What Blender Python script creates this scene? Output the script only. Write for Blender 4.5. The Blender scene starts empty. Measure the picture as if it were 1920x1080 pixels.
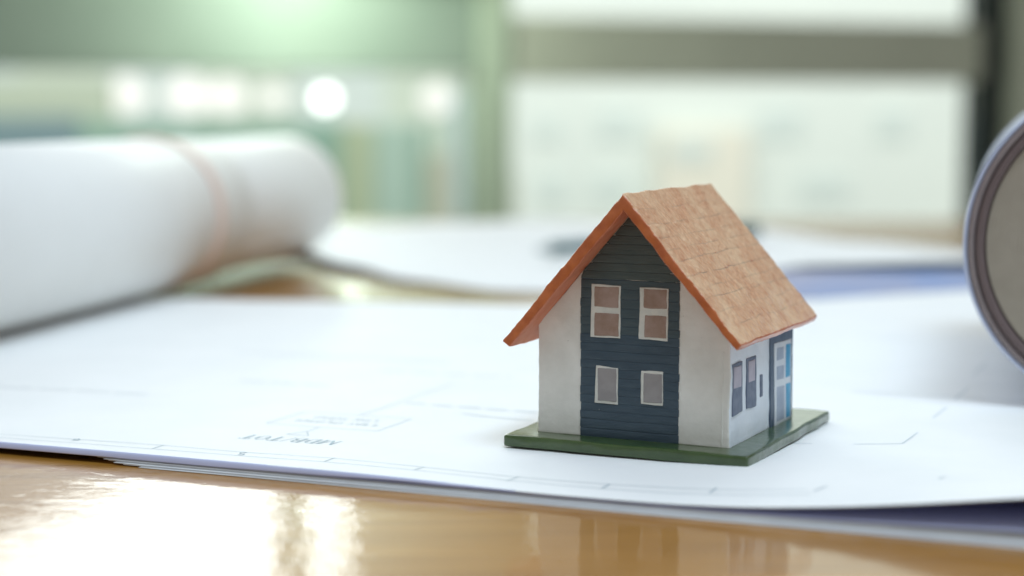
import bpy, math, random
from mathutils import Vector, noise
random.seed(7)
S = bpy.context.scene
COL = S.collection
R = math.radians

# ------------------------------------------------------------------ camera
PZ = 0.003                      # height of the drawing's upper face over the table top
cam_d = bpy.data.cameras.new('camera')
cam = bpy.data.objects.new('camera', cam_d)
COL.objects.link(cam)
cam.location = (0, 0, 0.07775 + PZ)
cam.rotation_euler = (R(90 - 5.767), 0, 0)
cam_d.sensor_width = 36
cam_d.lens = 3237.3 / 1920 * 36
cam_d.clip_start = 0.01
cam_d.clip_end = 200
cam_d.dof.use_dof = True
cam_d.dof.focus_distance = 0.398
cam_d.dof.aperture_fstop = 6.8
S.camera = cam

# ------------------------------------------------------------------ world and lamps
W = bpy.data.worlds.new('World')
S.world = W
W.use_nodes = True
bg = W.node_tree.nodes['Background']
bg.inputs['Color'].default_value = (0.97, 0.97, 0.95, 1)
bg.inputs['Strength'].default_value = 0.385


def area(name, loc, target, size, size_y, power, color):
    d = bpy.data.lights.new(name, 'AREA')
    d.shape = 'RECTANGLE'
    d.size, d.size_y = size, size_y
    d.energy = power
    d.color = color
    o = bpy.data.objects.new(name, d)
    COL.objects.link(o)
    o.location = loc
    o.rotation_euler = (Vector(target) - Vector(loc)).to_track_quat('-Z', 'Y').to_euler()
    return o


area('window_daylight', (0.10, 1.5, 1.4), (0.0, 0.5, 0), 1.1, 0.8, 6, (0.90, 0.97, 1.0))
area('side_daylight', (0.30, 0.0, 1.25), (0.03, 0.42, 0.02), 0.7, 0.6, 12, (0.70, 0.86, 1.0))
area('courtyard_daylight', (0, 4.3, 3.2), (0, 9, 3.2), 11, 4.5, 520, (1.0, 1.0, 0.985))

S.view_settings.view_transform = 'Standard'
S.view_settings.look = 'None'
S.view_settings.exposure = 0
S.view_settings.gamma = 1
S.cycles.use_denoising = True
S.cycles.max_bounces = 8

# ------------------------------------------------------------------ materials


def srgb(r, g, b):
    f = lambda c: (c / 255 / 12.92) if c / 255 <= 0.04045 else ((c / 255 + 0.055) / 1.055) ** 2.4
    return (f(r), f(g), f(b), 1)


def paint(name, a, b=None, rough=0.5, nscale=150, stretch=(1, 1, 1), bump=0.0, bscale=900, spec=0.5,
          coat=0.0, bstretch=(1, 1, 1), bdist=0.0002, groove=None, lo=0.35, hi=0.65, speck=None, tone=None, tscale=60):
    m = bpy.data.materials.new(name)
    m.use_nodes = True
    nt = m.node_tree
    N, K = nt.nodes, nt.links
    p = N['Principled BSDF']
    p.inputs['Roughness'].default_value = rough
    p.inputs['Specular IOR Level'].default_value = spec
    p.inputs['Coat Weight'].default_value = coat
    p.inputs['Coat Roughness'].default_value = 0.12
    b = b or a
    tc = N.new('ShaderNodeTexCoord')
    mp = N.new('ShaderNodeMapping')
    mp.inputs['Scale'].default_value = stretch
    K.new(tc.outputs['Object'], mp.inputs['Vector'])
    no = N.new('ShaderNodeTexNoise')
    no.inputs['Scale'].default_value = nscale
    no.inputs['Detail'].default_value = 5
    no.inputs['Roughness'].default_value = 0.6
    K.new(mp.outputs['Vector'], no.inputs['Vector'])
    mr = N.new('ShaderNodeMapRange')
    mr.inputs['From Min'].default_value = lo
    mr.inputs['From Max'].default_value = hi
    K.new(no.outputs['Fac'], mr.inputs['Value'])
    mx = N.new('ShaderNodeMix')
    mx.data_type = 'RGBA'
    mx.inputs['A'].default_value = (*a[:3], 1)
    mx.inputs['B'].default_value = (*b[:3], 1)
    K.new(mr.outputs['Result'], mx.inputs['Factor'])
    out = mx.outputs['Result']
    if tone:
        n4 = N.new('ShaderNodeTexNoise')
        n4.inputs['Scale'].default_value = tscale
        n4.inputs['Detail'].default_value = 6
        n4.inputs['Roughness'].default_value = 0.7
        K.new(tc.outputs['Object'], n4.inputs['Vector'])
        r4 = N.new('ShaderNodeMapRange')
        r4.inputs['From Min'].default_value = 0.42
        r4.inputs['From Max'].default_value = 0.66
        r4.inputs['To Max'].default_value = 0.6
        K.new(n4.outputs['Fac'], r4.inputs['Value'])
        g = N.new('ShaderNodeMix')
        g.data_type = 'RGBA'
        g.inputs['B'].default_value = (*tone[:3], 1)
        K.new(r4.outputs['Result'], g.inputs['Factor'])
        K.new(out, g.inputs['A'])
        out = g.outputs['Result']
    if groove:
        at = N.new('ShaderNodeAttribute')
        at.attribute_name = 'groove'
        g = N.new('ShaderNodeMix')
        g.data_type = 'RGBA'
        g.inputs['B'].default_value = (*groove[:3], 1)
        K.new(at.outputs['Fac'], g.inputs['Factor'])
        K.new(out, g.inputs['A'])
        out = g.outputs['Result']
    if speck:
        vn = N.new('ShaderNodeTexNoise')
        vn.inputs['Scale'].default_value = 900
        vn.inputs['Detail'].default_value = 2
        K.new(tc.outputs['Object'], vn.inputs['Vector'])
        r2 = N.new('ShaderNodeMapRange')
        r2.inputs['From Min'].default_value = 0.77
        r2.inputs['From Max'].default_value = 0.82
        K.new(vn.outputs['Fac'], r2.inputs['Value'])
        g = N.new('ShaderNodeMix')
        g.data_type = 'RGBA'
        g.inputs['B'].default_value = (*speck[:3], 1)
        K.new(r2.outputs['Result'], g.inputs['Factor'])
        K.new(out, g.inputs['A'])
        out = g.outputs['Result']
    K.new(out, p.inputs['Base Color'])
    if bump:
        bm_ = N.new('ShaderNodeMapping')
        bm_.inputs['Scale'].default_value = bstretch
        K.new(tc.outputs['Object'], bm_.inputs['Vector'])
        n2 = N.new('ShaderNodeTexNoise')
        n2.inputs['Scale'].default_value = bscale
        n2.inputs['Detail'].default_value = 4
        K.new(bm_.outputs['Vector'], n2.inputs['Vector'])
        bp = N.new('ShaderNodeBump')
        bp.inputs['Strength'].default_value = bump
        bp.inputs['Distance'].default_value = bdist
        K.new(n2.outputs['Fac'], bp.inputs['Height'])
        K.new(bp.outputs['Normal'], p.inputs['Normal'])
    return m


def glow(name, c, s):
    m = bpy.data.materials.new(name)
    m.use_nodes = True
    nt = m.node_tree
    p = nt.nodes['Principled BSDF']
    p.inputs['Base Color'].default_value = (0.04, 0.04, 0.04, 1)
    p.inputs['Emission Color'].default_value = (*c[:3], 1)
    p.inputs['Emission Strength'].default_value = s
    return m


def glass(name):
    m = bpy.data.materials.new(name)
    m.use_nodes = True
    nt = m.node_tree
    N, K = nt.nodes, nt.links
    N.remove(N['Principled BSDF'])
    t = N.new('ShaderNodeBsdfTransparent')
    t.inputs['Color'].default_value = (0.975, 0.99, 0.98, 1)
    g = N.new('ShaderNodeBsdfGlossy')
    g.inputs['Roughness'].default_value = 0.02
    fr = N.new('ShaderNodeFresnel')
    fr.inputs['IOR'].default_value = 1.2
    mx = N.new('ShaderNodeMixShader')
    K.new(fr.outputs[0], mx.inputs[0])
    K.new(t.outputs[0], mx.inputs[1])
    K.new(g.outputs[0], mx.inputs[2])
    K.new(mx.outputs[0], N['Material Output'].inputs['Surface'])
    return m


def wood_material():
    m = bpy.data.materials.new('glossy_varnished_wood')
    m.use_nodes = True
    nt = m.node_tree
    N, K = nt.nodes, nt.links
    p = N['Principled BSDF']
    tc = N.new('ShaderNodeTexCoord')
    mp = N.new('ShaderNodeMapping')
    mp.inputs['Scale'].default_value = (1.2, 14, 14)
    mp.inputs['Rotation'].default_value = (0, 0, R(18))
    K.new(tc.outputs['Object'], mp.inputs['Vector'])
    no = N.new('ShaderNodeTexNoise')
    no.inputs['Scale'].default_value = 15
    no.inputs['Detail'].default_value = 7
    no.inputs['Distortion'].default_value = 0.6
    K.new(mp.outputs['Vector'], no.inputs['Vector'])
    cr = N.new('ShaderNodeValToRGB')
    e = cr.color_ramp.elements
    e[0].position, e[0].color = 0.3, (0.29, 0.128, 0.017, 1)
    e[1].position, e[1].color = 0.7, (0.42, 0.20, 0.034, 1)
    K.new(no.outputs['Fac'], cr.inputs['Fac'])
    K.new(cr.outputs['Color'], p.inputs['Base Color'])
    p.inputs['Roughness'].default_value = 0.45
    p.inputs['Coat Weight'].default_value = 0.8
    p.inputs['Specular IOR Level'].default_value = 0.15
    p.inputs['Coat Roughness'].default_value = 0.025
    p.inputs['Coat IOR'].default_value = 1.42
    # varnish ripple
    m2 = N.new('ShaderNodeMapping')
    m2.inputs['Scale'].default_value = (1.0, 1.6, 1)
    m2.inputs['Rotation'].default_value = (0, 0, R(20))
    K.new(tc.outputs['Object'], m2.inputs['Vector'])
    n2 = N.new('ShaderNodeTexNoise')
    n2.inputs['Scale'].default_value = 110
    n2.inputs['Detail'].default_value = 3
    K.new(m2.outputs['Vector'], n2.inputs['Vector'])
    bp = N.new('ShaderNodeBump')
    bp.inputs['Strength'].default_value = 0.8
    bp.inputs['Distance'].default_value = 0.00022
    n3 = N.new('ShaderNodeTexNoise')
    n3.inputs['Scale'].default_value = 1100
    n3.inputs['Detail'].default_value = 2
    K.new(tc.outputs['Object'], n3.inputs['Vector'])
    ad = N.new('ShaderNodeMath')
    ad.operation = 'MULTIPLY_ADD'
    ad.inputs[1].default_value = 0.05
    K.new(n3.outputs['Fac'], ad.inputs[0])
    K.new(n2.outputs['Fac'], ad.inputs[2])
    K.new(ad.outputs[0], bp.inputs['Height'])
    K.new(bp.outputs['Normal'], p.inputs['Coat Normal'])
    return m


M = dict(
    slab=paint('moss_green_gloss_paint', (0.026, 0.060, 0.010), (0.050, 0.092, 0.024), rough=0.28, nscale=120,
               bump=0.35, bscale=500, bdist=0.0003, coat=0.6),
    white=paint('off_white_wall_paint', (0.70, 0.69, 0.64), (0.80, 0.79, 0.74), rough=0.6, nscale=110, bump=0.5,
                bscale=700, bdist=0.00022, speck=(0.10, 0.10, 0.10)),
    crack=paint('grey_crack', (0.47, 0.46, 0.43), rough=0.9),
    bluewhite=paint('daylit_side_wall_paint', (0.70, 0.76, 0.83), (0.77, 0.82, 0.88), rough=0.55, nscale=130,
                    stretch=(1, 1, 0.4), bump=0.5, bscale=700, bdist=0.00022),  # bluish daylight on the side wall put into its colour
    navy=paint('dark_slate_blue_paint', (0.028, 0.055, 0.082), (0.052, 0.086, 0.115), rough=0.42, nscale=160,
               stretch=(1, 1, 5), bump=0.5, bscale=800, bstretch=(0.4, 1, 3), bdist=0.0002, lo=0.3, hi=0.75,
               speck=(0.25, 0.29, 0.31)),
    mid=paint('blue_slate_paint', (0.038, 0.066, 0.082), (0.064, 0.095, 0.110), rough=0.42, nscale=160,
              stretch=(1, 1, 5), bump=0.5, bscale=800, bstretch=(0.4, 1, 3), bdist=0.0002, lo=0.3, hi=0.75),
    slate=paint('greenish_slate_paint', (0.050, 0.078, 0.082), (0.078, 0.105, 0.104), rough=0.42, nscale=160,
                stretch=(1, 1, 5), bump=0.5, bscale=800, bstretch=(0.4, 1, 3), bdist=0.0002, lo=0.3, hi=0.75,
                speck=(0.25, 0.29, 0.28)),
    roof=paint('peach_orange_roof_paint', (0.55, 0.245, 0.125), (0.73, 0.43, 0.25), rough=0.36, nscale=1300,
               stretch=(0.45, 1.0, 0.45), bump=1.0, bscale=1500, bstretch=(0.6, 1.0, 0.6), bdist=0.0005,
               groove=(0.20, 0.14, 0.11), lo=0.34, hi=0.66, coat=0.2, tone=(0.86, 0.63, 0.40), tscale=120),
    rim=paint('burnt_orange_gloss_paint', (0.44, 0.105, 0.030), (0.58, 0.165, 0.050), rough=0.33, nscale=240,
              bump=0.4, bscale=600, bdist=0.0003, coat=0.3),
    under=paint('salmon_orange_paint', (0.66, 0.20, 0.10), (0.72, 0.27, 0.15), rough=0.5, nscale=200, bump=0.4,
                bscale=600),
    cream=paint('cream_frame_paint', (0.60, 0.61, 0.57), (0.70, 0.69, 0.63), rough=0.5, nscale=300, bump=0.4,
                bscale=900),
    taupe=paint('taupe_brown_pane_paint', (0.29, 0.195, 0.150), (0.38, 0.275, 0.235), rough=0.4, nscale=260,
                bump=0.3, bscale=900),
    grey=paint('warm_grey_pane_paint', (0.27, 0.255, 0.255), (0.33, 0.31, 0.31), rough=0.4, nscale=200, bump=0.3,
               bscale=900),
    bgrey=paint('blue_grey_paint', (0.10, 0.13, 0.20), (0.16, 0.19, 0.26), rough=0.5, nscale=500, bump=0.3, bscale=900),
    lilac=paint('lilac_pane_paint', (0.40, 0.37, 0.44), (0.47, 0.43, 0.50), rough=0.5, nscale=300),
    dwhite=paint('door_white_paint', (0.62, 0.66, 0.72), (0.70, 0.74, 0.78), rough=0.5, nscale=200),
    dgrey=paint('pale_blue_grey_paint', (0.30, 0.36, 0.47), (0.38, 0.44, 0.54), rough=0.5, nscale=300),
    cyan=paint('cyan_blue_paint', (0.02, 0.27, 0.50), (0.06, 0.38, 0.60), rough=0.4, nscale=300),
    dnavy=paint('side_navy_paint', (0.055, 0.09, 0.145), (0.09, 0.13, 0.19), rough=0.45, nscale=300, bump=0.3),
    sheet=paint('white_drawing_paper', (0.84, 0.855, 0.86), (0.87, 0.88, 0.885), rough=0.62, nscale=40, bump=0.15,
                bscale=500, bdist=0.00006, spec=0.1),
    shadep=paint('shade_tinted_paper', (0.56, 0.60, 0.84), (0.60, 0.64, 0.88), rough=0.7, nscale=60, spec=0.2),  # bluish shade of the bent margin and front gap put into the colour
    gap_shade=paint('gap_shade_blue', (0.22, 0.32, 0.58), (0.42, 0.40, 0.48), rough=0.6, nscale=9, spec=0.3),  # shade of the far gap put into a blue sheet
    violet=paint('shade_tinted_paper_back', (0.24, 0.26, 0.50), (0.28, 0.30, 0.55), rough=0.7, nscale=60, spec=0.2),  # violet shade beneath lifted edges put into the underside colour
    stack=paint('grey_white_paper', (0.74, 0.76, 0.79), (0.80, 0.82, 0.84), rough=0.65, nscale=60, spec=0.3),
    rollw=paint('roll_white_paper', (0.86, 0.86, 0.83), (0.89, 0.89, 0.86), rough=0.55, nscale=20, spec=0.3),
    band=paint('pinkish_rubber', (0.80, 0.62, 0.53), rough=0.5),
    kraft=paint('grey_brown_paper_edge', (0.34, 0.295, 0.235), (0.38, 0.33, 0.265), rough=0.8, nscale=120, bump=0.2,
                bscale=1500),
    rimdark=paint('dark_mauve_brown_card', (0.21, 0.17, 0.17), (0.25, 0.205, 0.205), rough=0.6, nscale=200),
    rimdark2=paint('dark_brown_card', (0.13, 0.092, 0.09), rough=0.6),
    rollblue=paint('blue_grey_paper', (0.50, 0.55, 0.72), rough=0.5, spec=0.4),
    ink=paint('faint_grey_ink', (0.48, 0.56, 0.60), rough=0.6),
    ink2=paint('grey_blue_ink', (0.30, 0.40, 0.46), rough=0.6),
    ink3=paint('very_faint_ink', (0.67, 0.72, 0.75), rough=0.6),
    pen=paint('dark_teal_plastic', (0.04, 0.12, 0.14), rough=0.3),
    metal=paint('satin_steel', (0.4, 0.45, 0.45), rough=0.3),
    wood=wood_material(),
    darkwood=paint('brown_wood', (0.2, 0.11, 0.05), (0.28, 0.16, 0.07), rough=0.5, nscale=20, stretch=(1, 1, 8)),
    frame=paint('olive_grey_frame_paint', (0.44, 0.45, 0.35), (0.49, 0.50, 0.39), rough=0.6, nscale=4),
    gframe=paint('sage_green_frame_paint', (0.22, 0.27, 0.215), (0.26, 0.31, 0.25), rough=0.6, nscale=4),
    pframe=paint('glow_lit_post_paint', (0.36, 0.42, 0.31), (0.42, 0.48, 0.36), rough=0.6, nscale=4),  # glow falling on the post put into a paler, greener colour
    dframe=paint('black_rubber_seal', (0.02, 0.028, 0.025), rough=0.6),
    pillar=paint('grey_olive_plaster', (0.42, 0.43, 0.34), (0.48, 0.49, 0.39), rough=0.8, nscale=5),
    blind=paint('beige_blind_fabric', (0.42, 0.36, 0.24), (0.5, 0.43, 0.30), rough=0.8, nscale=30),
    glass=glass('clear_window_glass'),
    floor=paint('grey_floor', (0.3, 0.3, 0.28), (0.36, 0.36, 0.33), rough=0.5, nscale=3),
    sky=glow('overcast_sky', (0.92, 0.97, 0.96), 4.6),
    flareg=glow('greenish_white_flare_glow', (0.84, 1.0, 0.86), 160),  # glow of the added flare lamp
    glintw=glow('white_glint_glow', (1.0, 1.0, 0.98), 4),
    glintc=glow('warm_white_glint_glow', (1.0, 0.98, 0.93), 1.15),
)

# ------------------------------------------------------------------ mesh helpers


def link(name, me, mat, parent=None):
    o = bpy.data.objects.new(name, me)
    COL.objects.link(o)
    for m in (mat if isinstance(mat, (list, tuple)) else [mat]):
        me.materials.append(m)
    if parent:
        o.parent = parent
    return o


def empty(name, loc, label, cat, rz=0, group=None):
    o = bpy.data.objects.new(name, None)
    COL.objects.link(o)
    o.empty_display_size = 0.01
    o.location = loc
    o.rotation_euler = (0, 0, rz)
    tag(o, label, cat, group)
    return o


def tag(o, label=None, cat=None, group=None, kind=None):
    if label: o['label'] = label
    if cat: o['category'] = cat
    if group: o['group'] = group
    if kind: o['kind'] = kind
    return o


def cuts(h, r, step):
    """coordinates from -h to h, dense in the rounded border r"""
    a = [-h, -h + r * 0.3, -h + r * 0.65, -h + r]
    n = max(1, int(round((2 * h - 2 * r) / step)))
    mid = [-h + r + (2 * h - 2 * r) * i / n for i in range(1, n)]
    return a + mid + [-x for x in reversed(a)]


def rbox(name, size, r, warp, mat, parent=None, step=(1, 1, 1), smooth=True, attr=None):
    """rounded box of the given size with a gridded skin; warp maps each point to its place"""
    hx, hy, hz = [s / 2 for s in size]
    X, Y, Z = cuts(hx, r, step[0]), cuts(hy, r, step[1]), cuts(hz, r, step[2])
    V, F, idx, ga = [], [], {}, []

    def vid(x, y, z):
        k = (x, y, z)
        if k not in idx:
            q = (max(-hx + r, min(hx - r, x)), max(-hy + r, min(hy - r, y)), max(-hz + r, min(hz - r, z)))
            d = Vector((x - q[0], y - q[1], z - q[2]))
            if d.length > 1e-12:
                d = d.normalized() * r
            p = Vector(q) + d
            idx[k] = len(V)
            V.append(tuple(warp(p)))
            if attr:
                ga.append(attr(p))
        return idx[k]

    def face(A, B, f, flip):
        for i in range(len(A) - 1):
            for j in range(len(B) - 1):
                q = [f(A[i], B[j]), f(A[i + 1], B[j]), f(A[i + 1], B[j + 1]), f(A[i], B[j + 1])]
                F.append(q[::-1] if flip else q)
    face(X, Y, lambda a, b: vid(a, b, hz), False)
    face(X, Y, lambda a, b: vid(a, b, -hz), True)
    face(X, Z, lambda a, b: vid(a, -hy, b), False)
    face(X, Z, lambda a, b: vid(a, hy, b), True)
    face(Y, Z, lambda a, b: vid(hx, a, b), False)
    face(Y, Z, lambda a, b: vid(-hx, a, b), True)
    me = bpy.data.meshes.new(name)
    me.from_pydata(V, [], F)
    me.polygons.foreach_set('use_smooth', [smooth] * len(F))
    if attr:
        a = me.attributes.new('groove', 'FLOAT', 'POINT')
        a.data.foreach_set('value', ga)
    me.update()
    return link(name, me, mat, parent)


def box(name, x0, x1, y0, y1, z0, z1, mat, parent=None, r=None, step=10):
    sx, sy, sz = x1 - x0, y1 - y0, z1 - z0
    r = r or min(sx, sy, sz) * 0.12
    c = Vector(((x0 + x1) / 2, (y0 + y1) / 2, (z0 + z1) / 2))
    return rbox(name, (sx, sy, sz), r, lambda p: p + c, mat, parent, (step,) * 3, smooth=False)


def nz(p, s, o=0.0):
    return noise.noise(Vector((p[0] * s + o, p[1] * s + o * 0.7, p[2] * s - o)))


def nv(p, s, o=0.0):
    return Vector((nz(p, s, o), nz(p, s, o + 31), nz(p, s, o + 67)))


def lerp(a, b, t):
    return a + (b - a) * t


def interp(tab, x):
    if x <= tab[0][0]: return tab[0][1]
    for (a, b), (c, d) in zip(tab, tab[1:]):
        if x <= c:
            t = (x - a) / (c - a)
            t = t * t * (3 - 2 * t) if len(tab) < 99 else t
            return b + (d - b) * t
    return tab[-1][1]


def interl(tab, x):
    if x <= tab[0][0]: 
        (a, b), (c, d) = tab[0], tab[1]
        return b + (d - b) * (x - a) / (c - a)
    for (a, b), (c, d) in zip(tab, tab[1:]):
        if x <= c:
            return b + (d - b) * (x - a) / (c - a)
    (a, b), (c, d) = tab[-2], tab[-1]
    return b + (d - b) * (x - a) / (c - a)


# ------------------------------------------------------------------ room: floor, table
fl = box('floor', -6, 6, -2, 5, -0.80, -0.75, M['floor'])
tag(fl, kind='structure')

table = empty('table', (0, 0.5, -0.75), 'glossy honey-brown varnished wooden table under all the papers and the model house', 'table')
tt = box('table_top', -1.3, 1.3, -0.62, 0.83, 0.715, 0.75, M['wood'], table, r=0.003, step=0.2)
for sx in (-1.2, 1.2):
    for sy in (-0.5, 0.7):
        box('leg', sx - 0.03, sx + 0.03, sy - 0.03, sy + 0.03, 0.0005, 0.7145, M['darkwood'], table, r=0.004)

# ------------------------------------------------------------------ papers
FRONTZ = [(-0.30, 0), (-0.09, 0), (-0.06, 0.0), (-0.03, 0.0), (0.0, -0.0007), (0.0215, -0.0009), (0.04, -0.0005),
          (0.0527, 0.0004), (0.08, 0.0038), (0.0957, 0.0066), (0.13, 0.011), (0.3, 0.018)]
BACKY = [(-0.45, 0.78), (-0.1657, 0.735), (-0.0729, 0.715), (0.009, 0.704), (0.1276, 0.722), (0.2068, 0.762),
         (0.45, 0.89)]


def front_y(x):
    return 0.3557 - 0.4087 * x


def frontz(x):
    return sum(interl(FRONTZ, x + k * 0.004) for k in (-3, -2, -1, 0, 1, 2, 3)) / 7


def sheet_z(x, y):
    """upper face of the big drawing at a table position"""
    d = max(0.0, (y - front_y(x)) * 0.925)
    z = PZ + frontz(x + 0.38 * d) * math.exp(-(d / 0.034) ** 2)
    z += 0.00035 * noise.noise(Vector((x * 14, y * 14, 3))) * min(1, d / 0.05)
    # left of the pile the sheet sinks a little towards the table
    s = min(1, max(0, (-0.10 - x) / 0.16))
    z -= 0.0006 * s
    return z


def sheet_mesh(name, nx, ny, fn, th, mats, parent=None, dirs=None):
    """fn(a,b)->upper point for a,b in 0..1; closed sheet of thickness th; slot 0 upper and rim, slot 1 under"""
    V, F, MI = [], [], []
    for side in (0, 1):
        for j in range(ny + 1):
            for i in range(nx + 1):
                p = Vector(fn(i / nx, j / ny))
                if side:
                    p = p - Vector((0, 0, th))
                V.append(tuple(p))
    n = (nx + 1) * (ny + 1)
    g = lambda i, j, s: s * n + j * (nx + 1) + i
    for j in range(ny):
        for i in range(nx):
            F.append((g(i, j, 0), g(i + 1, j, 0), g(i + 1, j + 1, 0), g(i, j + 1, 0)))
            MI.append(0)
            F.append((g(i, j, 1), g(i, j + 1, 1), g(i + 1, j + 1, 1), g(i + 1, j, 1)))
            MI.append(1)
    for i in range(nx):
        F.append((g(i, 0, 1), g(i + 1, 0, 1), g(i + 1, 0, 0), g(i, 0, 0)))
        F.append((g(i, ny, 0), g(i + 1, ny, 0), g(i + 1, ny, 1), g(i, ny, 1)))
        MI += [0, 0]
    for j in range(ny):
        F.append((g(0, j, 0), g(0, j + 1, 0), g(0, j + 1, 1), g(0, j, 1)))
        F.append((g(nx, j, 1), g(nx, j + 1, 1), g(nx, j + 1, 0), g(nx, j, 0)))
        MI += [0, 0]
    me = bpy.data.meshes.new(name)
    me.from_pydata(V, [], F)
    me.polygons.foreach_set('material_index', MI)
    me.polygons.foreach_set('use_smooth', [True] * len(F))
    me.update()
    return link(name, me, mats, parent)


BEND = [(-0.4, 0.0013), (-0.07, 0.0013), (-0.045, 0.0011), (-0.02, 0.0006), (0.0, 0.0002), (0.02, 0.0), (0.4, 0.0)]


def big(a, b):
    # rows: the first few turn down over the front edge, the others run to the back
    fx = -0.30 + 0.55 * a
    bx = -0.44 + 0.88 * a
    if b < 0.06:
        t = 1 - b / 0.06                     # 1 at the free edge
        be = interp(BEND, fx)
        ang = t * 1.25
        y = front_y(fx) + 0.0006 - 0.0007 * math.sin(ang)
        z = sheet_z(fx, front_y(fx)) - be * (1 - math.cos(ang)) / (1 - math.cos(1.25))
        return (fx, y, z)
    t = (b - 0.06) / 0.94
    t = t ** 1.6
    x = lerp(fx, bx, t)
    y = lerp(front_y(fx) + 0.0006, interl(BACKY, bx), t)
    return (x, y, sheet_z(x, y))


drawing = empty('drawing_sheet', (0, 0, 0), 'large white building drawing lying on top of the paper pile, under the model house', 'paper')
bo = sheet_mesh('paper', 150, 90, big, 0.00018, [M['sheet'], M['violet'], M['shadep']], drawing)
for i, pl in enumerate(bo.data.polygons):    # the margin bent over the edge is coloured as its lilac shade
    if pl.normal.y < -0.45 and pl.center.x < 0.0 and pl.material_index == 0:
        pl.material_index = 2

# the pile under it: loose sheets fanned out at their left corner
pile = [(0.00020, 0.008, 0.0), (0.00044, 0.004, 0.0003), (0.00068, 0.0015, 0.0), (0.00092, 0.0, 0.0004),
        (0.00116, -0.0012, 0.0001), (0.00140, -0.003, 0.0004), (0.00164, -0.005, 0.0)]
where = ['lowest sheet of the paper pile, lying on the wood', 'second sheet from the bottom of the paper pile',
         'third sheet from the bottom of the paper pile', 'middle sheet of the paper pile under the drawing',
         'third sheet from the top of the paper pile under the drawing',
         'second sheet below the top drawing in the paper pile',
         'sheet directly under the top drawing, its left tip sticking out']
for k, (z, dx, dy) in enumerate(pile):
    def fn(a, b, z=z, dx=dx, dy=dy, k=k):
        x0 = -0.0935 + dx
        s = a * 0.36
        x = x0 + 0.9257 * s + 0.3785 * b * 0.27
        y = front_y(x0) + dy - 0.3785 * s + 0.9257 * b * 0.27 + 0.0006 - 0.00035 * (6 - k)
        y += 0.0005 * noise.noise(Vector((s * 12, k * 5.1, 0)))
        zz = z + 0.00008 * noise.noise(Vector((s * 22, b * 6, k * 3.3)))
        if k == 6:   # the uppermost one lifts a little with the drawing on the right
            d = b * 0.27
            zz += 0.20 * max(0, frontz(x)) * math.exp(-(d / 0.05) ** 2)
            # tip rises on the left
            zz += 0.0005 * math.exp(-((s) / 0.02) ** 2) * math.exp(-(d / 0.03) ** 2)
        return (x, y, zz)
    o = sheet_mesh('paper_sheet', 60, 12, fn, 0.00016, [M['shadep'], M['stack']] if k == 6 else [M['stack'], M['stack']])  # top pile sheet coloured as the shade beneath the lifted drawing
    tag(o, where[k], 'paper', 'loose sheets piled under the drawing')


# print on the drawing
class Flat:
    def __init__(self): self.V, self.F = [], []

    def stroke(self, pts, w, dash=None):
        P = []
        for (x0, y0), (x1, y1) in zip(pts, pts[1:]):
            L = math.hypot(x1 - x0, y1 - y0)
            n = max(1, int(L / 0.002))
            for i in range(n + (1 if (x1, y1) == tuple(pts[-1]) else 0)):
                P.append((lerp(x0, x1, i / n), lerp(y0, y1, i / n)))
        for i, ((x0, y0), (x1, y1)) in enumerate(zip(P, P[1:])):
            if dash and (i % dash[1]) >= dash[0]:
                continue
            dx, dy = x1 - x0, y1 - y0
            L = math.hypot(dx, dy) or 1
            nx, ny = -dy / L * w / 2, dx / L * w / 2
            b = len(self.V)
            for (x, y, s) in ((x0, y0, 1), (x0, y0, -1), (x1, y1, -1), (x1, y1, 1)):
                xx, yy = x + nx * s, y + ny * s
                self.V.append((xx, yy, sheet_z(xx, yy) + 0.00009))
            self.F.append((b, b + 1, b + 2, b + 3))

    def build(self, name, mat, parent, label=None):
        me = bpy.data.meshes.new(name)
        me.from_pydata(self.V, [], self.F)
        me.update()
        o = link(name, me, mat, parent)
        if label: o['label'] = label
        return o


mm = lambda pts: [(x / 1000, y / 1000) for x, y in pts]
P = {
    'box': [(-33.2, 420.3), (-25.7, 437.2), (-54.2, 447.7), (-62.0, 430.0), (-33.2, 420.3)],
    'arrow': [(-55.0, 415.3), (-49.4, 413.4), (-50.5, 419.3), (-55.0, 415.3)],
    'arrow_stem': [(-50.4, 418.7), (-48.0, 425.5)],
    'leader': [(-39.5, 442.9), (-34.5, 452.8), (-29.2, 465.7), (-17.3, 493.7)],
    'dash': [(-28.9, 461.6), (6.3, 445.1)], 'faint': [(-13.0, 443.6), (5.1, 433.3)],
    'farleft': [(-146.5, 488.8), (-117.0, 480.2), (-99.0, 472.9)],
    'corner': [(80.7, 402.3), (92.4, 403.0), (99.2, 416.7)], 'right': [(107.9, 436.7), (115.4, 452.8)],
    'right2': [(120.8, 465.7), (129.8, 485.9)], 'right3': [(137.4, 509.0), (148.9, 536.7)],
    'tiny': [(60.0, 405.0), (71.0, 403.0)],
    'upper': [(-170.1, 431.3), (-124.8, 415.3), (-102.8, 407.7), (-82.9, 401.0), (-62.8, 392.8), (-41.2, 386.0),
              (-21.3, 377.8), (0.0, 368.6), (27.1, 358.4), (60, 345)],
    'lower': [(-168.0, 427.1), (-123.4, 410.8), (-106.6, 404.6), (-83.9, 396.4), (-58.2, 387.0), (-42.3, 381.6),
              (-21.2, 373.5), (-1.1, 365.0), (24.7, 354.7), (60, 341)],
    't1': [(-83.9, 396.4), (-82.0, 401.0)], 't2': [(-42.2, 381.6), (-40.3, 386.0)], 't3': [(-21.4, 374.0), (-19.4, 377.4)],
    't4': [(-1.1, 364.4), (1.4, 368.4)], 't5': [(18.8, 357.0), (20.9, 361.0)], 't6': [(40.7, 349.5), (42.6, 353.5)],
    't7': [(61.0, 343.0), (64.1, 346.0)], 't8': [(86.3, 343.5), (88.6, 347.5)]}
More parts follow.
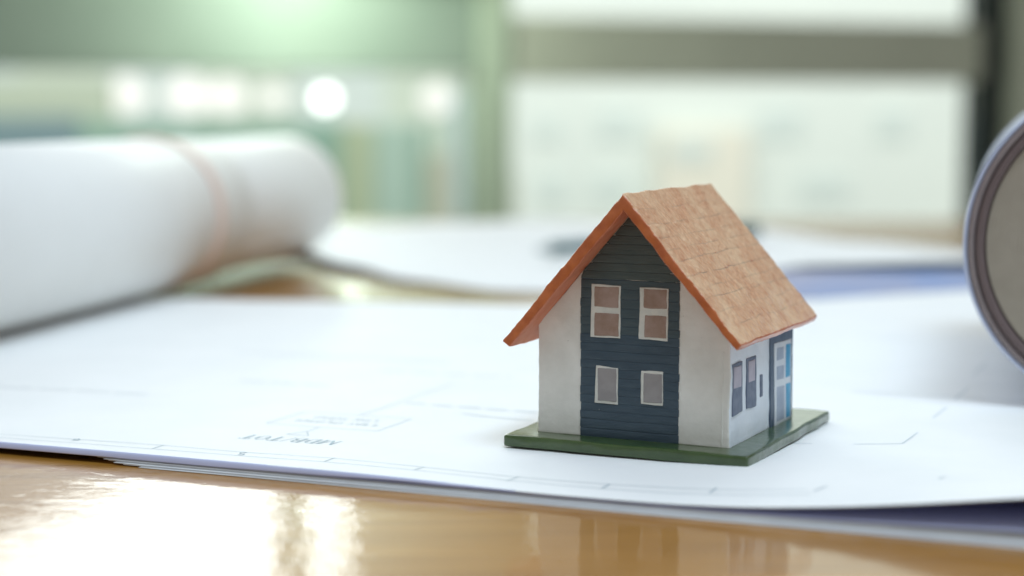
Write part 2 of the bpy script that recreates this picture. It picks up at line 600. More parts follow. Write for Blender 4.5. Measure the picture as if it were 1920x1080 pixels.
f1 = Flat()
for k in ('upper', 'lower'):
    f1 = Flat()
    f1.stroke(mm(P[k]), 0.00022)
    f1.build('border_line', M['ink'], drawing)
for i in range(1, 9):
    f = Flat()
    f.stroke(mm(P['t%d' % i]), 0.00035)
    f.build('border_tick', M['ink2'] if i > 4 else M['ink'], drawing)
f = Flat()
for k in ('box',):
    f.stroke(mm(P[k]), 0.00026)
f.build('caption_box', M['ink'], drawing)
f = Flat()
f.stroke(mm(P['arrow']), 0.00030)
f.stroke(mm(P['arrow_stem']), 0.00026)
f.build('arrow_mark', M['ink'], drawing)
for pts, w_, da, m_ in ((mm(P['leader']), 0.00055, None, 'ink3'), (mm(P['dash']), 0.0013, (3, 4), 'ink3'), (mm(P['faint']), 0.0006, None, 'ink3'),
                        (mm(P['farleft']), 0.0011, (5, 6), 'ink3'), (mm([(-80, 500), (-50, 489)]), 0.0012, (4, 5), 'ink3'),
                        (mm([(-40, 520), (0, 506)]), 0.0012, (4, 5), 'ink3'), (mm([(-90, 560), (-20, 536)]), 0.0010, None, 'ink3'),
                        (mm(P['corner']), 0.00032, None, 'ink'), (mm(P['right']), 0.00032, None, 'ink'), (mm(P['right2']), 0.00032, None, 'ink'),
                        (mm(P['right3']), 0.00032, None, 'ink'), (mm(P['tiny']), 0.00032, None, 'ink'),
                        (mm([(95, 480), (175, 450)]), 0.0007, None, 'ink3'), (mm([(120, 600), (180, 578)]), 0.0010, None, 'ink3')):
    f = Flat()
    f.stroke(pts, w_, da)
    f.build('plan_line', M[m_], drawing)

GLY = {  # strokes in a 0..1 cell: (points, heavy)
    'M': [([(0.1, 0), (0.1, 1)], 0), ([(0.1, 1), (0.5, 0.05)], 1), ([(0.5, 0.05), (0.9, 1)], 0), ([(0.9, 1), (0.9, 0)], 1),
          ([(0, 0), (0.2, 0)], 0), ([(0.78, 0), (1.0, 0)], 0), ([(0, 1), (0.12, 1)], 0), ([(0.88, 1), (1, 1)], 0)],
    'D': [([(0.18, 0), (0.18, 1)], 1), ([(0.05, 1), (0.5, 1), (0.75, 0.9), (0.9, 0.65), (0.9, 0.35), (0.75, 0.1), (0.5, 0), (0.05, 0)], 0),
          ([(0.86, 0.7), (0.88, 0.3)], 1)],
    'B': [([(0.2, 0), (0.2, 1)], 1), ([(0.05, 1), (0.55, 1), (0.75, 0.9), (0.75, 0.65), (0.55, 0.53), (0.2, 0.53)], 0),
          ([(0.55, 0.53), (0.82, 0.42), (0.85, 0.15), (0.6, 0), (0.05, 0)], 0), ([(0.82, 0.4), (0.83, 0.15)], 1),
          ([(0.73, 0.9), (0.73, 0.65)], 1)],
    '/': [([(0.05, -0.05), (0.75, 1.05)], 0)],
    'T': [([(0.5, 0), (0.5, 1)], 1), ([(0.08, 0.85), (0.08, 1), (0.92, 1), (0.92, 0.85)], 0), ([(0.35, 0), (0.65, 0)], 0)],
    'O': [([(0.5, 1), (0.22, 0.9), (0.08, 0.6), (0.08, 0.4), (0.22, 0.1), (0.5, 0), (0.78, 0.1), (0.92, 0.4), (0.92, 0.6),
            (0.78, 0.9), (0.5, 1)], 0), ([(0.1, 0.7), (0.1, 0.3)], 1), ([(0.9, 0.7), (0.9, 0.3)], 1)],
    '5': [([(0.8, 1), (0.3, 1), (0.22, 0.58), (0.55, 0.62), (0.82, 0.45), (0.8, 0.15), (0.5, 0), (0.18, 0.12)], 0)],
    '6': [([(0.75, 0.95), (0.4, 0.8), (0.2, 0.4), (0.3, 0.08), (0.55, 0), (0.8, 0.15), (0.8, 0.42), (0.55, 0.55), (0.25, 0.4)], 0)],
    '4': [([(0.65, 0), (0.65, 1), (0.1, 0.3), (0.9, 0.3)], 0)],
    'W': [([(0, 1), (0.27, 0), (0.5, 0.8), (0.73, 0), (1, 1)], 0)], 'A': [([(0, 0), (0.5, 1), (1, 0)], 0), ([(0.2, 0.4), (0.8, 0.4)], 0)],
    'Y': [([(0, 1), (0.5, 0.5), (1, 1)], 0), ([(0.5, 0.5), (0.5, 0)], 0)], 'S': [([(0.85, 0.85), (0.5, 1), (0.15, 0.8), (0.5, 0.5), (0.85, 0.25), (0.5, 0), (0.12, 0.15)], 0)],
    'E': [([(0.85, 1), (0.15, 1), (0.15, 0), (0.85, 0)], 0), ([(0.15, 0.5), (0.7, 0.5)], 0)],
    'I': [([(0.5, 0), (0.5, 1)], 1)], 'N': [([(0.1, 0), (0.1, 1), (0.9, 0), (0.9, 1)], 0)], 'R': [([(0.15, 0), (0.15, 1), (0.7, 1), (0.8, 0.75), (0.6, 0.5), (0.15, 0.5)], 0), ([(0.5, 0.5), (0.9, 0)], 0)],
    'P': [([(0.15, 0), (0.15, 1), (0.7, 1), (0.85, 0.75), (0.7, 0.5), (0.15, 0.5)], 0)], 'L': [([(0.15, 1), (0.15, 0), (0.85, 0)], 0)],
}


def write(fl_, text, start, end, upv, thin, thick, gap=0.14):
    """letters from start to end along the baseline, growing along upv"""
    n = len(text)
    sx, sy = start
    ex, ey = end
    wid = [1.35 if c == 'M' else 0.55 if c in '/I ' else 1.0 for c in text]
    tot = sum(wid)
    acc = 0
    for c, w_ in zip(text, wid):
        if c != ' ':
            for pts, heavy in GLY[c]:
                q = []
                for (u, v) in pts:
                    t = (acc + w_ * (gap / 2 + u * (1 - gap))) / tot
                    q.append((lerp(sx, ex, t) + upv[0] * v, lerp(sy, ey, t) + upv[1] * v))
                fl_.stroke(q, thick if heavy else thin)
        acc += w_


f = Flat()
write(f, 'MDB/TOT', (-0.0400, 0.4062), (-0.0642, 0.4144), (-0.0022, -0.0044), 0.00026, 0.00066)
f.build('caption_lettering', M['ink2'], drawing)
f = Flat()
write(f, '5', (-0.0603, 0.3917), (-0.0630, 0.3928), (-0.0005, -0.0030), 0.0003, 0.0004)
f.build('border_numeral', M['ink2'], drawing)
f = Flat()
write(f, '6', (-0.1027, 0.4083), (-0.1055, 0.4093), (-0.0005, -0.0030), 0.0003, 0.0004)
f.build('border_numeral', M['ink2'], drawing)
f = Flat()
write(f, '4 WAY SPLITTER', (-0.0330, 0.4290), (-0.0548, 0.4368), (-0.0010, -0.0025), 0.00028, 0.0004)
write(f, 'LINE INTAP', (-0.0335, 0.4350), (-0.0505, 0.4412), (-0.0010, -0.0025), 0.00028, 0.0004)
f.build('small_lettering', M['ink'], drawing)

# ------------------------------------------------------------------ far drawing, blue shade in the gap, pen
FF = [(-0.20, 0.99), (-0.126, 0.97), (-0.0833, 0.875), (-0.0489, 0.82), (0.0, 0.775), (0.05, 0.765), (0.10, 0.79), (0.1383, 0.805),
      (0.2274, 0.825), (0.33, 0.85)]
FB = [(-0.20, 1.13), (-0.1272, 1.205), (-0.0436, 1.2804), (0.0163, 1.31), (0.16, 1.22), (0.22, 1.08), (0.277, 0.98), (0.40, 0.93)]


def far_fn(a, b):
    x = lerp(-0.15, 0.32, a)
    xb = lerp(-0.16, 0.34, a)
    y0 = interp(FF, x)
    y1 = interp(FB, xb)
    t = b
    xx, yy = lerp(x, xb, t), lerp(y0, max(y1, y0 + 0.05), t)
    z = 0.0007 + 0.0098 * max(0, min(1, (x - 0.04) / 0.10)) * math.exp(-((yy - y0) / 0.10) ** 2)
    z += 0.0045 * math.exp(-((xx + 0.11) / 0.05) ** 2) * math.exp(-((yy - y0) / 0.08) ** 2)
    return (xx, yy, z)


o = sheet_mesh('drawing_sheet', 60, 30, far_fn, 0.0002, [M['sheet'], M['violet']])
tag(o, 'blurred white sheet lying behind the model house, its near right edge lifted', 'paper')


def fold_fn(a, b):
    x = lerp(0.055, 0.34, a)
    y = lerp(0.735 + 0.20 * max(0, x - 0.1), 0.98, b)
    k = (1 - 0.35 * a) * (1 if a > 0.06 else a / 0.06)
    y0 = 0.79 + 0.08 * max(0, x - 0.1)
    z = 0.0004 + 0.0082 * k * math.exp(-((y - y0) / (0.034 if y < y0 else 0.06)) ** 2)
    z += 0.0006 * math.sin(a * 19 + b * 9) * math.exp(-((y - y0) / 0.03) ** 2) * 0.5
    return (x, y, z)


o = sheet_mesh('gap_shade_sheet', 60, 60, fold_fn, 0.0003, [M['gap_shade'], M['gap_shade']])
tag(o, 'blurred violet-blue sheet added as the shade in the gap under the lifted far sheet, right of the roof', 'gap_shade')


def tube(name, A, B, r0, r1, mat, parent=None, n=24, caps=True, rings=1, round_=0.0):
    A, B = Vector(A), Vector(B)
    d = (B - A)
    q = d.to_track_quat('Z', 'Y')
    V, F = [], []
    prof = []
    L = d.length
    if round_:
        prof += [(0, r0 - round_), (round_ * 0.3, r0 - round_ * 0.3), (round_, r0)]
    else:
        prof += [(0, r0)]
    for i in range(1, rings):
        prof.append((L * i / rings, lerp(r0, r1, i / rings)))
    if round_:
        prof += [(L - round_, r1), (L - round_ * 0.3, r1 - round_ * 0.3), (L, r1 - round_)]
    else:
        prof += [(L, r1)]
    for (z, r) in prof:
        for k in range(n):
            a = 2 * math.pi * k / n
            V.append(tuple(A + q @ Vector((r * math.cos(a), r * math.sin(a), z))))
    for i in range(len(prof) - 1):
        for k in range(n):
            F.append((i * n + k, i * n + (k + 1) % n, (i + 1) * n + (k + 1) % n, (i + 1) * n + k))
    if caps:
        F.append(tuple(range(n))[::-1])
        F.append(tuple((len(prof) - 1) * n + k for k in range(n)))
    me = bpy.data.meshes.new(name)
    me.from_pydata(V, [], F)
    me.polygons.foreach_set('use_smooth', [len(f_) == 4 for f_ in F])
    me.update()
    return link(name, me, mat, parent)


pen = empty('pen', (0.0129, 0.927, 0.0042), 'blurred dark teal pen lying on the far sheet behind the house roof', 'pen')
pd = Vector((0.1495, 0.1657, 0)).normalized()
pz = Vector((0, 0, 0.0036))
tube('tip', pz, pz + pd * 0.012, 0.0008, 0.0030, M['metal'], pen)
tube('barrel', pz + pd * 0.0121, pz + pd * 0.13, 0.0036, 0.0040, M['pen'], pen, round_=0.0005)
tube('cap', pz + pd * 0.1301, pz + pd * 0.21, 0.0046, 0.0043, M['pen'], pen, round_=0.0008)
tube('clip', pz + pd * 0.16 + Vector((0, 0, 0.0055)), pz + pd * 0.205 + Vector((0, 0, 0.0055)), 0.0009, 0.0007, M['metal'], pen)

# ------------------------------------------------------------------ paper rolls


def spiral(name, R0, R1, turns, th, L, mat, parent, skew=0.0, start=0.0, per=64):
    """one long sheet wound into a roll about +Y, from y=0 to y=L (own axis at the origin)"""
    V, F = [], []
    n = int(turns * per)
    for i in range(n + 1):
        t = i / n
        a = start + 2 * math.pi * turns * t
        r = lerp(R0, R1, t)
        for (rr, yy) in ((r, 0.0 + skew * t), (r, L - skew * t), (r - th, L - skew * t), (r - th, 0.0 + skew * t)):
            V.append((rr * math.cos(a), yy, rr * math.sin(a)))
    for i in range(n):
        for k in range(4):
            F.append((i * 4 + k, (i + 1) * 4 + k, (i + 1) * 4 + (k + 1) % 4, i * 4 + (k + 1) % 4))
    F.append((3, 2, 1, 0))
    F.append((n * 4, n * 4 + 1, n * 4 + 2, n * 4 + 3))
    me = bpy.data.meshes.new(name)
    me.from_pydata(V, [], F)
    me.polygons.foreach_set('use_smooth', [i % 4 in (0, 2) for i in range(len(F))])
    me.update()
    return link(name, me, mat, parent)


RL = 0.0330
adir = math.atan2(0.2026, 0.979)
r0 = Vector((-0.2430 + 0.2026 * 0.20, 0.3520 + 0.979 * 0.20, PZ + RL + 0.0004))
roll = empty('paper_roll', r0, 'thick white roll of drawings with a pinkish band, at the left edge', 'paper roll', -adir)
spiral('rolled_sheet', RL, RL - 0.006, 5, 0.00025, 0.392, M['rollw'], roll, skew=0.002, start=-0.6)
# outer wrap that ends a little short of the far end
spiral('outer_sheet', RL + 0.0013, RL + 0.0004, 1.02, 0.0003, 0.255, M['rollw'], roll, start=2.0)
tube('rubber_band', (0, 0.210, 0), (0, 0.2165, 0), RL + 0.0020, RL + 0.0020, M['band'], roll, n=96, round_=0.0005)

RR = 0.0424
e0 = Vector((0.1611 - 0.0004, 0.442, PZ + RR + 0.0015))
dirx = Vector((0.2876, 1, 0)).normalized()
roll2 = empty('paper_roll', e0, 'large roll seen end-on at the right edge, dark rim round a finely ringed grey end', 'paper roll',
              -math.atan2(dirx.x, dirx.y))
for nm, ra, rb, y0, mt in (('cover_sheet', RR + 0.0012, RR + 0.0001, 0.0010, M['rollblue']), ('outer_wrap', RR, RR - 0.0019, 0.0006, M['rimdark']), ('inner_wrap', RR - 0.0021, RR - 0.0044, 0.0, M['rimdark2'])):
    n = 160
    prof = [(ra - 0.0005, y0), (ra - 0.0001, y0 + 0.0003), (ra, y0 + 0.0008), (ra, 0.16), (rb, 0.16), (rb, y0 + 0.0006), (rb + 0.0005, y0)]
    V = [(r * math.cos(2 * math.pi * k / n), y, r * math.sin(2 * math.pi * k / n)) for (r, y) in prof for k in range(n)]
    F = []
    m_ = len(prof)
    for i in range(m_):
        for k in range(n):
            F.append((i * n + k, i * n + (k + 1) % n, ((i + 1) % m_) * n + (k + 1) % n, ((i + 1) % m_) * n + k))
    me = bpy.data.meshes.new(nm)
    me.from_pydata(V, [], F)
    me.polygons.foreach_set('use_smooth', [True] * len(F))
    me.update()
    link(nm, me, mt, roll2)
spiral('rolled_sheet', RR - 0.0045, 0.012, 27, 0.00082, 0.157, M['kraft'], roll2, start=1.0, per=72).location = (0, 0.0012, 0)

# ------------------------------------------------------------------ the model house (local frame in millimetres, scaled to metres)
HL = (-0.00217, 0.39914, PZ + 0.0002)
house = empty('model_house', HL, 'small hand-painted model house with orange gable roof on a green base', 'model house', -0.45493)
mmv = lambda u, v, w: Vector((u / 1000, v / 1000, w / 1000))

WS, DS, TS = 60.0, 65.25, 2.76


def slab_warp(p):
    q = p * 1000
    u, v, w = q.x + WS / 2, q.y + DS / 2, q.z + TS / 2
    n = nv((u, v, w), 0.11, 2.0) * 0.35 + nv((u, v, w), 0.45, 5.0) * 0.10
    u += n.x
    v += n.y
    w += n.z * 0.6 * (w / TS)
    return mmv(u, v, max(w, 0.0))


rbox('base', (WS / 1000, DS / 1000, TS / 1000), 0.00062, slab_warp, M['slab'], house, (0.0012, 0.0012, 0.0009))

U0, U1, V0, V1 = 5.66, 53.26, 7.23, 53.34
OUT = [(-0.28, 24.76), (29.59, 59.83), (58.11, 27.22)]
INN = [(1.53, 23.36), (29.80, 55.90), (56.91, 25.78)]


def under_roof(u):
    if u < INN[1][0]:
        (a, b), (c, d) = INN[0], INN[1]
    else:
        (a, b), (c, d) = INN[1], INN[2]
    return b + (d - b) * (u - a) / (c - a)


def wall_warp(p):
    q = p * 1000
    u = q.x + (U0 + U1) / 2
    v = q.y + (V0 + V1) / 2
    f = (q.z + 25) / 50
    bot = TS - 0.25
    top = under_roof(u) + 0.25
    w = lerp(bot, top, f)
    n = nv((u, v, w), 0.12, 9.0) * 0.22 + nv((u, v, w), 0.55, 12.0) * 0.10
    # foot of the wall bulges a little
    k = math.exp(-((w - TS) / 0.6) ** 2) * 0.12
    cu = 1 if u > 30 else -1
    return mmv(u + n.x + (k * cu if abs(q.x) > (U1 - U0) / 2 - 1 else 0), v + n.y * 0.7 - (k if q.y < -(V1 - V0) / 2 + 1 else 0), w)


rbox('wall', ((U1 - U0) / 1000, (V1 - V0) / 1000, 0.050), 0.0006, wall_warp, [M['white'], M['bluewhite']], house, (0.00095, 0.0012, 0.0010))


def chev(line, s):
    """point on a bent line; s from -1 (left eave) to 1 (right eave)"""
    if s < 0:
        a, b = line[1], line[0]
        t = -s
    else:
        a, b = line[1], line[2]
        t = s
    return (lerp(a[0], b[0], t), lerp(a[1], b[1], t))


A0, A1 = 0.4, 60.08
LS = 44.5      # slope length in mm


def groove_at(s, v):
    """joint lines scratched into the slope"""
    d = s * LS
    g = 0
    for k, amp in ((5.2, .45), (9.6, .75), (13.6, .5), (16.9, .55), (20.2, .8), (24.6, 1.0), (28.3, .5), (31.4, .7), (35.2, .45), (39.2, .6)):
        c = k + 0.55 * noise.noise(Vector((v * 0.10, k * 1.7, 0))) + 0.15 * noise.noise(Vector((v * 0.5, k, 3)))
        x = (d - c) / 0.13
        if abs(x) < 3:
            vis = max(0, min(1, 0.62 + 1.5 * noise.noise(Vector((v * 0.16, k * 3.1, 8)))))
            g = max(g, math.exp(-x * x) * amp * vis)
    row = int((d + 1.2) / 3.7)
    for j in range(16):
        c = j * 4.0 + (row % 2) * 2.0 + 0.5 * math.sin(row * 7.3 + j)
        x = (v - c) / 0.16
        if abs(x) < 3:
            vis = max(0, 1.6 * noise.noise(Vector((j * 2.3, row * 1.9, d * 0.2))))
            g = max(g, math.exp(-x * x) * 0.02 * min(1, vis))
    return g


def roof_pq(p):
    q = p * 1000
    s = q.x / LS
    v = q.y + (A0 + A1) / 2
    t = (q.z + 1.25) / 2.5
    return s, v, t


def roof_warp(p):
    s, v, t = roof_pq(p)
    o, i = chev(OUT, s), chev(INN, s)
    u = lerp(i[0], o[0], t)
    w = lerp(i[1], o[1], t)
    n = nv((u, v, w), 0.10, 21.0) * 0.30 + nv((u, v, w), 0.45, 27.0) * 0.12 + nv((u, v, w), 1.6, 5.0) * 0.035
    # knobbly apex where the two boards meet
    if s < 0 and s > -0.045 and t > 0.8:
        w -= 0.25
    if t > 0.9:
        g = groove_at(abs(s), v) * (1 if s > 0 else 0.7)
        sg = 1 if s > 0 else -1
        u -= sg * 0.75 * g * 0.09
        w -= 0.66 * g * 0.09
        # streaky down-slope relief
        st = noise.noise(Vector((v * 2.2, s * 9, 4))) * 0.07 + noise.noise(Vector((v * 0.9, s * 30, 14))) * 0.06
        st += noise.noise(Vector((v * 0.75, s * 33, 24))) * 0.09 + noise.noise(Vector((v * 1.7, s * 80, 34))) * 0.05
        st *= min(1, abs(s) / 0.06) * min(1, (1 - abs(s)) / 0.03 + 0.2)
        u += sg * 0.75 * st
        w += 0.66 * st
    return mmv(u + n.x, v + n.y, w + n.z)


def roof_attr(p):
    s, v, t = roof_pq(p)
    return groove_at(abs(s), v) * 0.85 if t > 0.9 else 0.0


roof = rbox('roof', (2 * LS / 1000, (A1 - A0) / 1000, 0.0025), 0.00045, roof_warp,
            [M['roof'], M['rim'], M['under']], house, (0.00022, 0.00034, 0.0008), attr=roof_attr)
# slope tops keep the pale coat, rims and soffit their own
me = roof.data
hx, hy, hz = LS / 1000, (A1 - A0) / 2000, 0.00125
for pl in me.polygons:
    nrm, c = pl.normal, pl.center
    top = nrm.z > 0.35
    ctr = c * 1000
    if abs(nrm.y) > 0.62:
        pl.material_index = 1
    elif nrm.z < -0.1:
        pl.material_index = 2
    elif not top:
        pl.material_index = 1
    # eave ends
    if ctr.z < 27.6 and ctr.x > 40 and nrm.z < 0.52:
        pl.material_index = 1

wall = [o for o in house.children if o.name == 'wall'][0]
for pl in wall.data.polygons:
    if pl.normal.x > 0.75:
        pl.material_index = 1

# ---- flat pieces on the walls


def piece(name, corners, plane, d0, d1, mat, parent, r=0.12, wob=0.10, seed=0.0, step=0.8):
    """corners TL,TR,BR,BL in mm on the front or the side wall; d0,d1 = depth behind / in front of the wall face"""
    TL, TR, BR, BL = [Vector(c) for c in corners]
    w_ = ((TR - TL).length + (BR - BL).length) / 2
    h_ = ((TL - BL).length + (TR - BR).length) / 2
    d_ = d0 + d1

    def warp(p):
        q = p * 1000
        a = q.x / w_ + 0.5
        b = q.z / h_ + 0.5
        c = (BL.lerp(BR, a)).lerp(TL.lerp(TR, a), b)
        x, z = c.x, c.y
        n = nv((x, z, seed), 0.35, seed) * wob + nv((x, z, seed), 1.3, seed + 7) * wob * 0.45
        x += n.x
        z += n.y
        out = -q.y + d_ / 2 - d0 + n.z * 0.25
        if plane == 'front':
            return mmv(x, V0 - out, z)
        return mmv(U1 + out, x, z)
    # for the side wall the running axis maps to +v and outward is +u, which mirrors the winding back correctly
    return rbox(name, (w_ / 1000, d_ / 1000, h_ / 1000), r / 1000, warp, mat, parent, (step / 1000, 1, step / 1000))


piece('paint_ridge', [(51.3, 24.5), (51.75, 24.5), (51.6, 3.2), (51.2, 3.2)], 'front', 0.5, 0.13, M['white'], house, r=0.15, wob=0.12, seed=3)
piece('paint_ridge', [(34.2, 24.5), (34.7, 24.5), (35.3, 3.0), (34.9, 3.0)], 'side', 0.5, 0.22, M['bluewhite'], house, r=0.15, wob=0.15, seed=8)

# siding boards of the dark centre strip
random.seed(11)
UL, UR = 16.75, 41.05
z = TS - 0.1
k = 0
bound = lambda w: (max(UL, INN[0][0] + (w - INN[0][1]) * (INN[1][0] - INN[0][0]) / (INN[1][1] - INN[0][1]) + 0.25),
                   min(UR, INN[2][0] + (w - INN[2][1]) * (INN[1][0] - INN[2][0]) / (INN[1][1] - INN[2][1]) - 0.25))
while z < 54.6:
    h = 2.12 + random.uniform(-0.22, 0.22)
    top = min(z + h - 0.14, 55.2)
    a0, a1 = bound(z)
    b0, b1 = bound(top)
    if b1 - b0 < 0.5:
        b1 = b0 + 0.5
    jl, jr = random.uniform(-0.12, 0.08), random.uniform(-0.08, 0.1)
    piece('siding_board', [(b0 + jl, top + random.uniform(-.05, .05)), (b1 + jr, top + random.uniform(-.05, .05)),
                           (a1 + jr, z), (a0 + jl, z)], 'front', 0.6, 0.26, M['navy'] if z < 25 else (M['mid'] if z < 38 else M['slate']),
          house, r=0.11, wob=0.11, seed=k * 3.7, step=1.0)
    z += h
    k += 1
# painted ground between the boards
piece('siding_ground', [(UL + 0.1, 40.5), (UR - 0.1, 38.8), (UR - 0.1, TS), (UL + 0.1, TS)], 'front', 0.7, 0.175,
      M['navy'], house, r=0.05, wob=0.03, seed=91)
piece('siding_ground', [(28.3, 53.2), (30.4, 53.2), (UR - 0.8, 39.3), (UL + 0.9, 41.2)], 'front', 0.7, 0.165,
      M['slate'], house, r=0.05, wob=0.03, seed=95)


def window(frame_c, panes, seed):
    fr = piece('window', frame_c, 'front', 0.7, 0.46, M['cream'], house, r=0.16, wob=0.13, seed=seed)
    for i, (c, m_) in enumerate(panes):
        piece('pane', c, 'front', 0.3, 0.60, m_, fr, r=0.22, wob=0.16, seed=seed + 3 + i * 5, step=0.6)
    return fr


rect = lambda x0, z0, x1, z1: [(x0, z1), (x1, z1), (x1, z0), (x0, z0)]
window([(19.46, 38.45), (26.75, 38.3), (26.75, 26.15), (19.30, 26.1)],
       [(rect(20.25, 33.15, 26.35, 37.95), M['taupe']), (rect(20.3, 26.5, 26.4, 31.8), M['taupe'])], 1)
window([(31.5, 38.2), (38.45, 38.2), (38.35, 26.1), (31.3, 26.3)],
       [(rect(32.5, 33.5, 38.15, 37.95), M['taupe']), (rect(32.75, 26.7, 38.1, 31.85), M['taupe'])], 21)
window([(20.76, 19.5), (26.25, 19.2), (26.15, 10.6), (20.4, 10.75)], [(rect(21.15, 11.35, 25.95, 18.95), M['grey'])], 41)
window([(31.94, 19.0), (37.3, 19.15), (37.3, 11.2), (31.9, 11.3)], [(rect(32.6, 11.75, 37.1, 18.6), M['grey'])], 61)

# side wall
for c, p_, s_ in (([(8.09, 21.61), (14.86, 21.58), (15.5, 9.92), (8.6, 9.6)], [(8.75, 20.92), (14.05, 20.7), (14.0, 15.85), (8.85, 16.1)], 71),
                  ([(18.02, 21.68), (25.0, 21.58), (25.5, 9.6), (18.6, 9.87)], [(19.1, 20.97), (23.85, 20.84), (23.8, 15.9), (19.4, 16.0)], 81)):
    fr = piece('side_window', c, 'side', 0.6, 0.24, M['bgrey'], house, r=0.10, wob=0.16, seed=s_)
    piece('pane', p_, 'side', 0.2, 0.36, M['lilac'], fr, r=0.10, wob=0.10, seed=s_ + 4)
piece('wall_slot', [(28.04, 16.69), (30.03, 16.59), (30.4, 11.2), (28.6, 11.2)], 'side', 0.6, 0.30, M['bgrey'], house, r=0.28, wob=0.1, seed=33)
sur = piece('door_surround', [(34.9, 25.2), (53.4, 25.2), (53.6, 2.5), (36.2, 2.5)], 'side', 0.8, 0.42, M['dnavy'], house, r=0.16, wob=0.12, seed=35)
door = piece('door', [(37.75, 22.8), (51.4, 22.5), (52.1, 2.6), (39.0, 2.5)], 'side', 0.2, 0.60, M['dwhite'], house, r=0.14, wob=0.12, seed=36)
for c in ([(39.6, 21.5), (45.0, 21.3), (45.1, 18.3), (39.7, 18.5)], [(39.8, 17.0), (45.4, 16.7), (45.5, 13.4), (39.9, 13.7)],
          [(40.0, 12.0), (46.0, 11.7), (46.3, 3.4), (40.4, 3.5)]):
    piece('door_panel', c, 'side', 0.1, 0.70, M['dgrey'], door, r=0.09, wob=0.1, seed=c[0][1])
for c in ([(46.9, 21.6), (50.5, 21.4), (50.5, 13.3), (47.1, 13.3)], [(47.3, 11.8), (51.0, 11.6), (51.1, 3.2), (48.0, 3.3)]):
    piece('blue_pane', c, 'side', 0.1, 0.72, M['cyan'], door, r=0.09, wob=0.08, seed=c[0][1] + 4)

# ------------------------------------------------------------------ the window wall behind the table
WR = math.atan(0.3)
win = empty('window_frame', (0, 3.0, -0.75), 'blurred sage and olive framed window wall behind the table', 'window', WR)
z_ = lambda z: z + 0.75


def wbox(name, x0, x1, z0, z1, y0, y1, mat, r=0.004):
    return box(name, x0, x1, y0, y1, z_(z0), z_(z1), mat, win, r=r)


wbox('post', -0.0690, -0.0090, -0.749, 2.2, -0.03, 0.05, M['pframe'])
wbox('rail', -0.0088, 0.9100, 0.139, 0.246, -0.02, 0.04, M['frame'])
wbox('rail', -2.6, -0.0692, 0.153, 0.400, -0.02, 0.04, M['gframe'])
wbox('rail', -2.6, -0.0692, 2.08, 2.2, -0.02, 0.04, M['frame'])
wbox('rail', -0.0088, 0.91, 2.08, 2.2, -0.02, 0.04, M['frame'])
wbox('sill', -2.6, -0.0692, -0.749, -0.60, -0.04, 0.06, M['frame'])
wbox('sill', -0.0088, 0.91, -0.749, -0.60, -0.04, 0.06, M['frame'])
wbox('post', -0.412, -0.3655, 0.4005, 2.079, -0.02, 0.03, M['frame'])
wbox('post', -1.35, -1.31, 0.4005, 2.079, -0.02, 0.03, M['frame'])
wbox('seal', 0.9105, 0.972, -0.749, 2.2, 0.0, 0.05, M['dframe'])
for (x0, x1, z0, z1) in ((-2.6, -0.0692, -0.6, 0.153), (-0.0088, 0.91, -0.6, 0.139), (-0.0088, 0.91, 0.246, 2.08),
                         (-1.31, -0.412, 0.4005, 2.08), (-0.3655, -0.0692, 0.4005, 2.08), (-2.6, -1.35, 0.4005, 2.08)):
    wbox('pane', x0, x1, z0, z1, 0.012, 0.016, M['glass'], r=0.0005)
pil = box('wall', 0.9725, 2.6, -0.06, 0.10, 0.0005, 2.95, M['pillar'], None, r=0.004)
pil.location = (0, 3.0, -0.75)
pil.rotation_euler = (0, 0, WR)
tag(pil, kind='structure')
bl = empty('roller_blind', (0, 2.93, -0.75), 'beige roller blind hanging in the upper window, mirrored in the varnish', 'blind', WR)
box('blind_cloth', -0.285, 0.043, -0.004, 0.0, z_(0.31), z_(2.0), M['blind'], bl, r=0.0004)
tube('blind_tube', (-0.29, -0.002, z_(2.02)), (0.048, -0.002, z_(2.02)), 0.02, 0.02, M['frame'], bl)
tube('bottom_bar', (-0.29, -0.002, z_(0.302)), (0.048, -0.002, z_(0.302)), 0.007, 0.007, M['frame'], bl)


def globe(name, loc, r, mat, label, cat, n=20, group=None):
    e = empty(name, loc, label, cat, 0, group)
    V, F = [(0, 0, -r)], []
    m_ = n // 2
    for i in range(1, m_):
        a = math.pi * i / m_
        for k_ in range(n):
            b = 2 * math.pi * k_ / n
            V.append((r * math.sin(a) * math.cos(b), r * math.sin(a) * math.sin(b), -r * math.cos(a)))
    V.append((0, 0, r))
    for k_ in range(n):
        F.append((0, 1 + (k_ + 1) % n, 1 + k_))
        F.append((len(V) - 1, 1 + (m_ - 2) * n + k_, 1 + (m_ - 2) * n + (k_ + 1) % n))
    for i in range(m_ - 2):
        for k_ in range(n):
            F.append((1 + i * n + k_, 1 + i * n + (k_ + 1) % n, 1 + (i + 1) * n + (k_ + 1) % n, 1 + (i + 1) * n + k_))
    me_ = bpy.data.meshes.new('glow_globe')
    me_.from_pydata(V, [], F)
    me_.polygons.foreach_set('use_smooth', [True] * len(F))
    link('glow_globe', me_, mat, e)
    return e


lp = globe('added_flare_lamp', (-0.273, 2.60, 0.326), 0.040, M['flareg'],  # added lamp, no known fixture; casts the flare glow on the rail
           'added greenish-white lamp, out of view, that casts the flare glow on the window rail', 'lamp')
tube('lamp_holder', (0, 0, 0.0362), (0, 0, 0.075), 0.022, 0.012, M['metal'], lp)  # holder and cord complete the added lamp
tube('cord', (0, 0, 0.0752), (0, 0, 1.65), 0.0025, 0.0025, M['dframe'], lp, n=8)

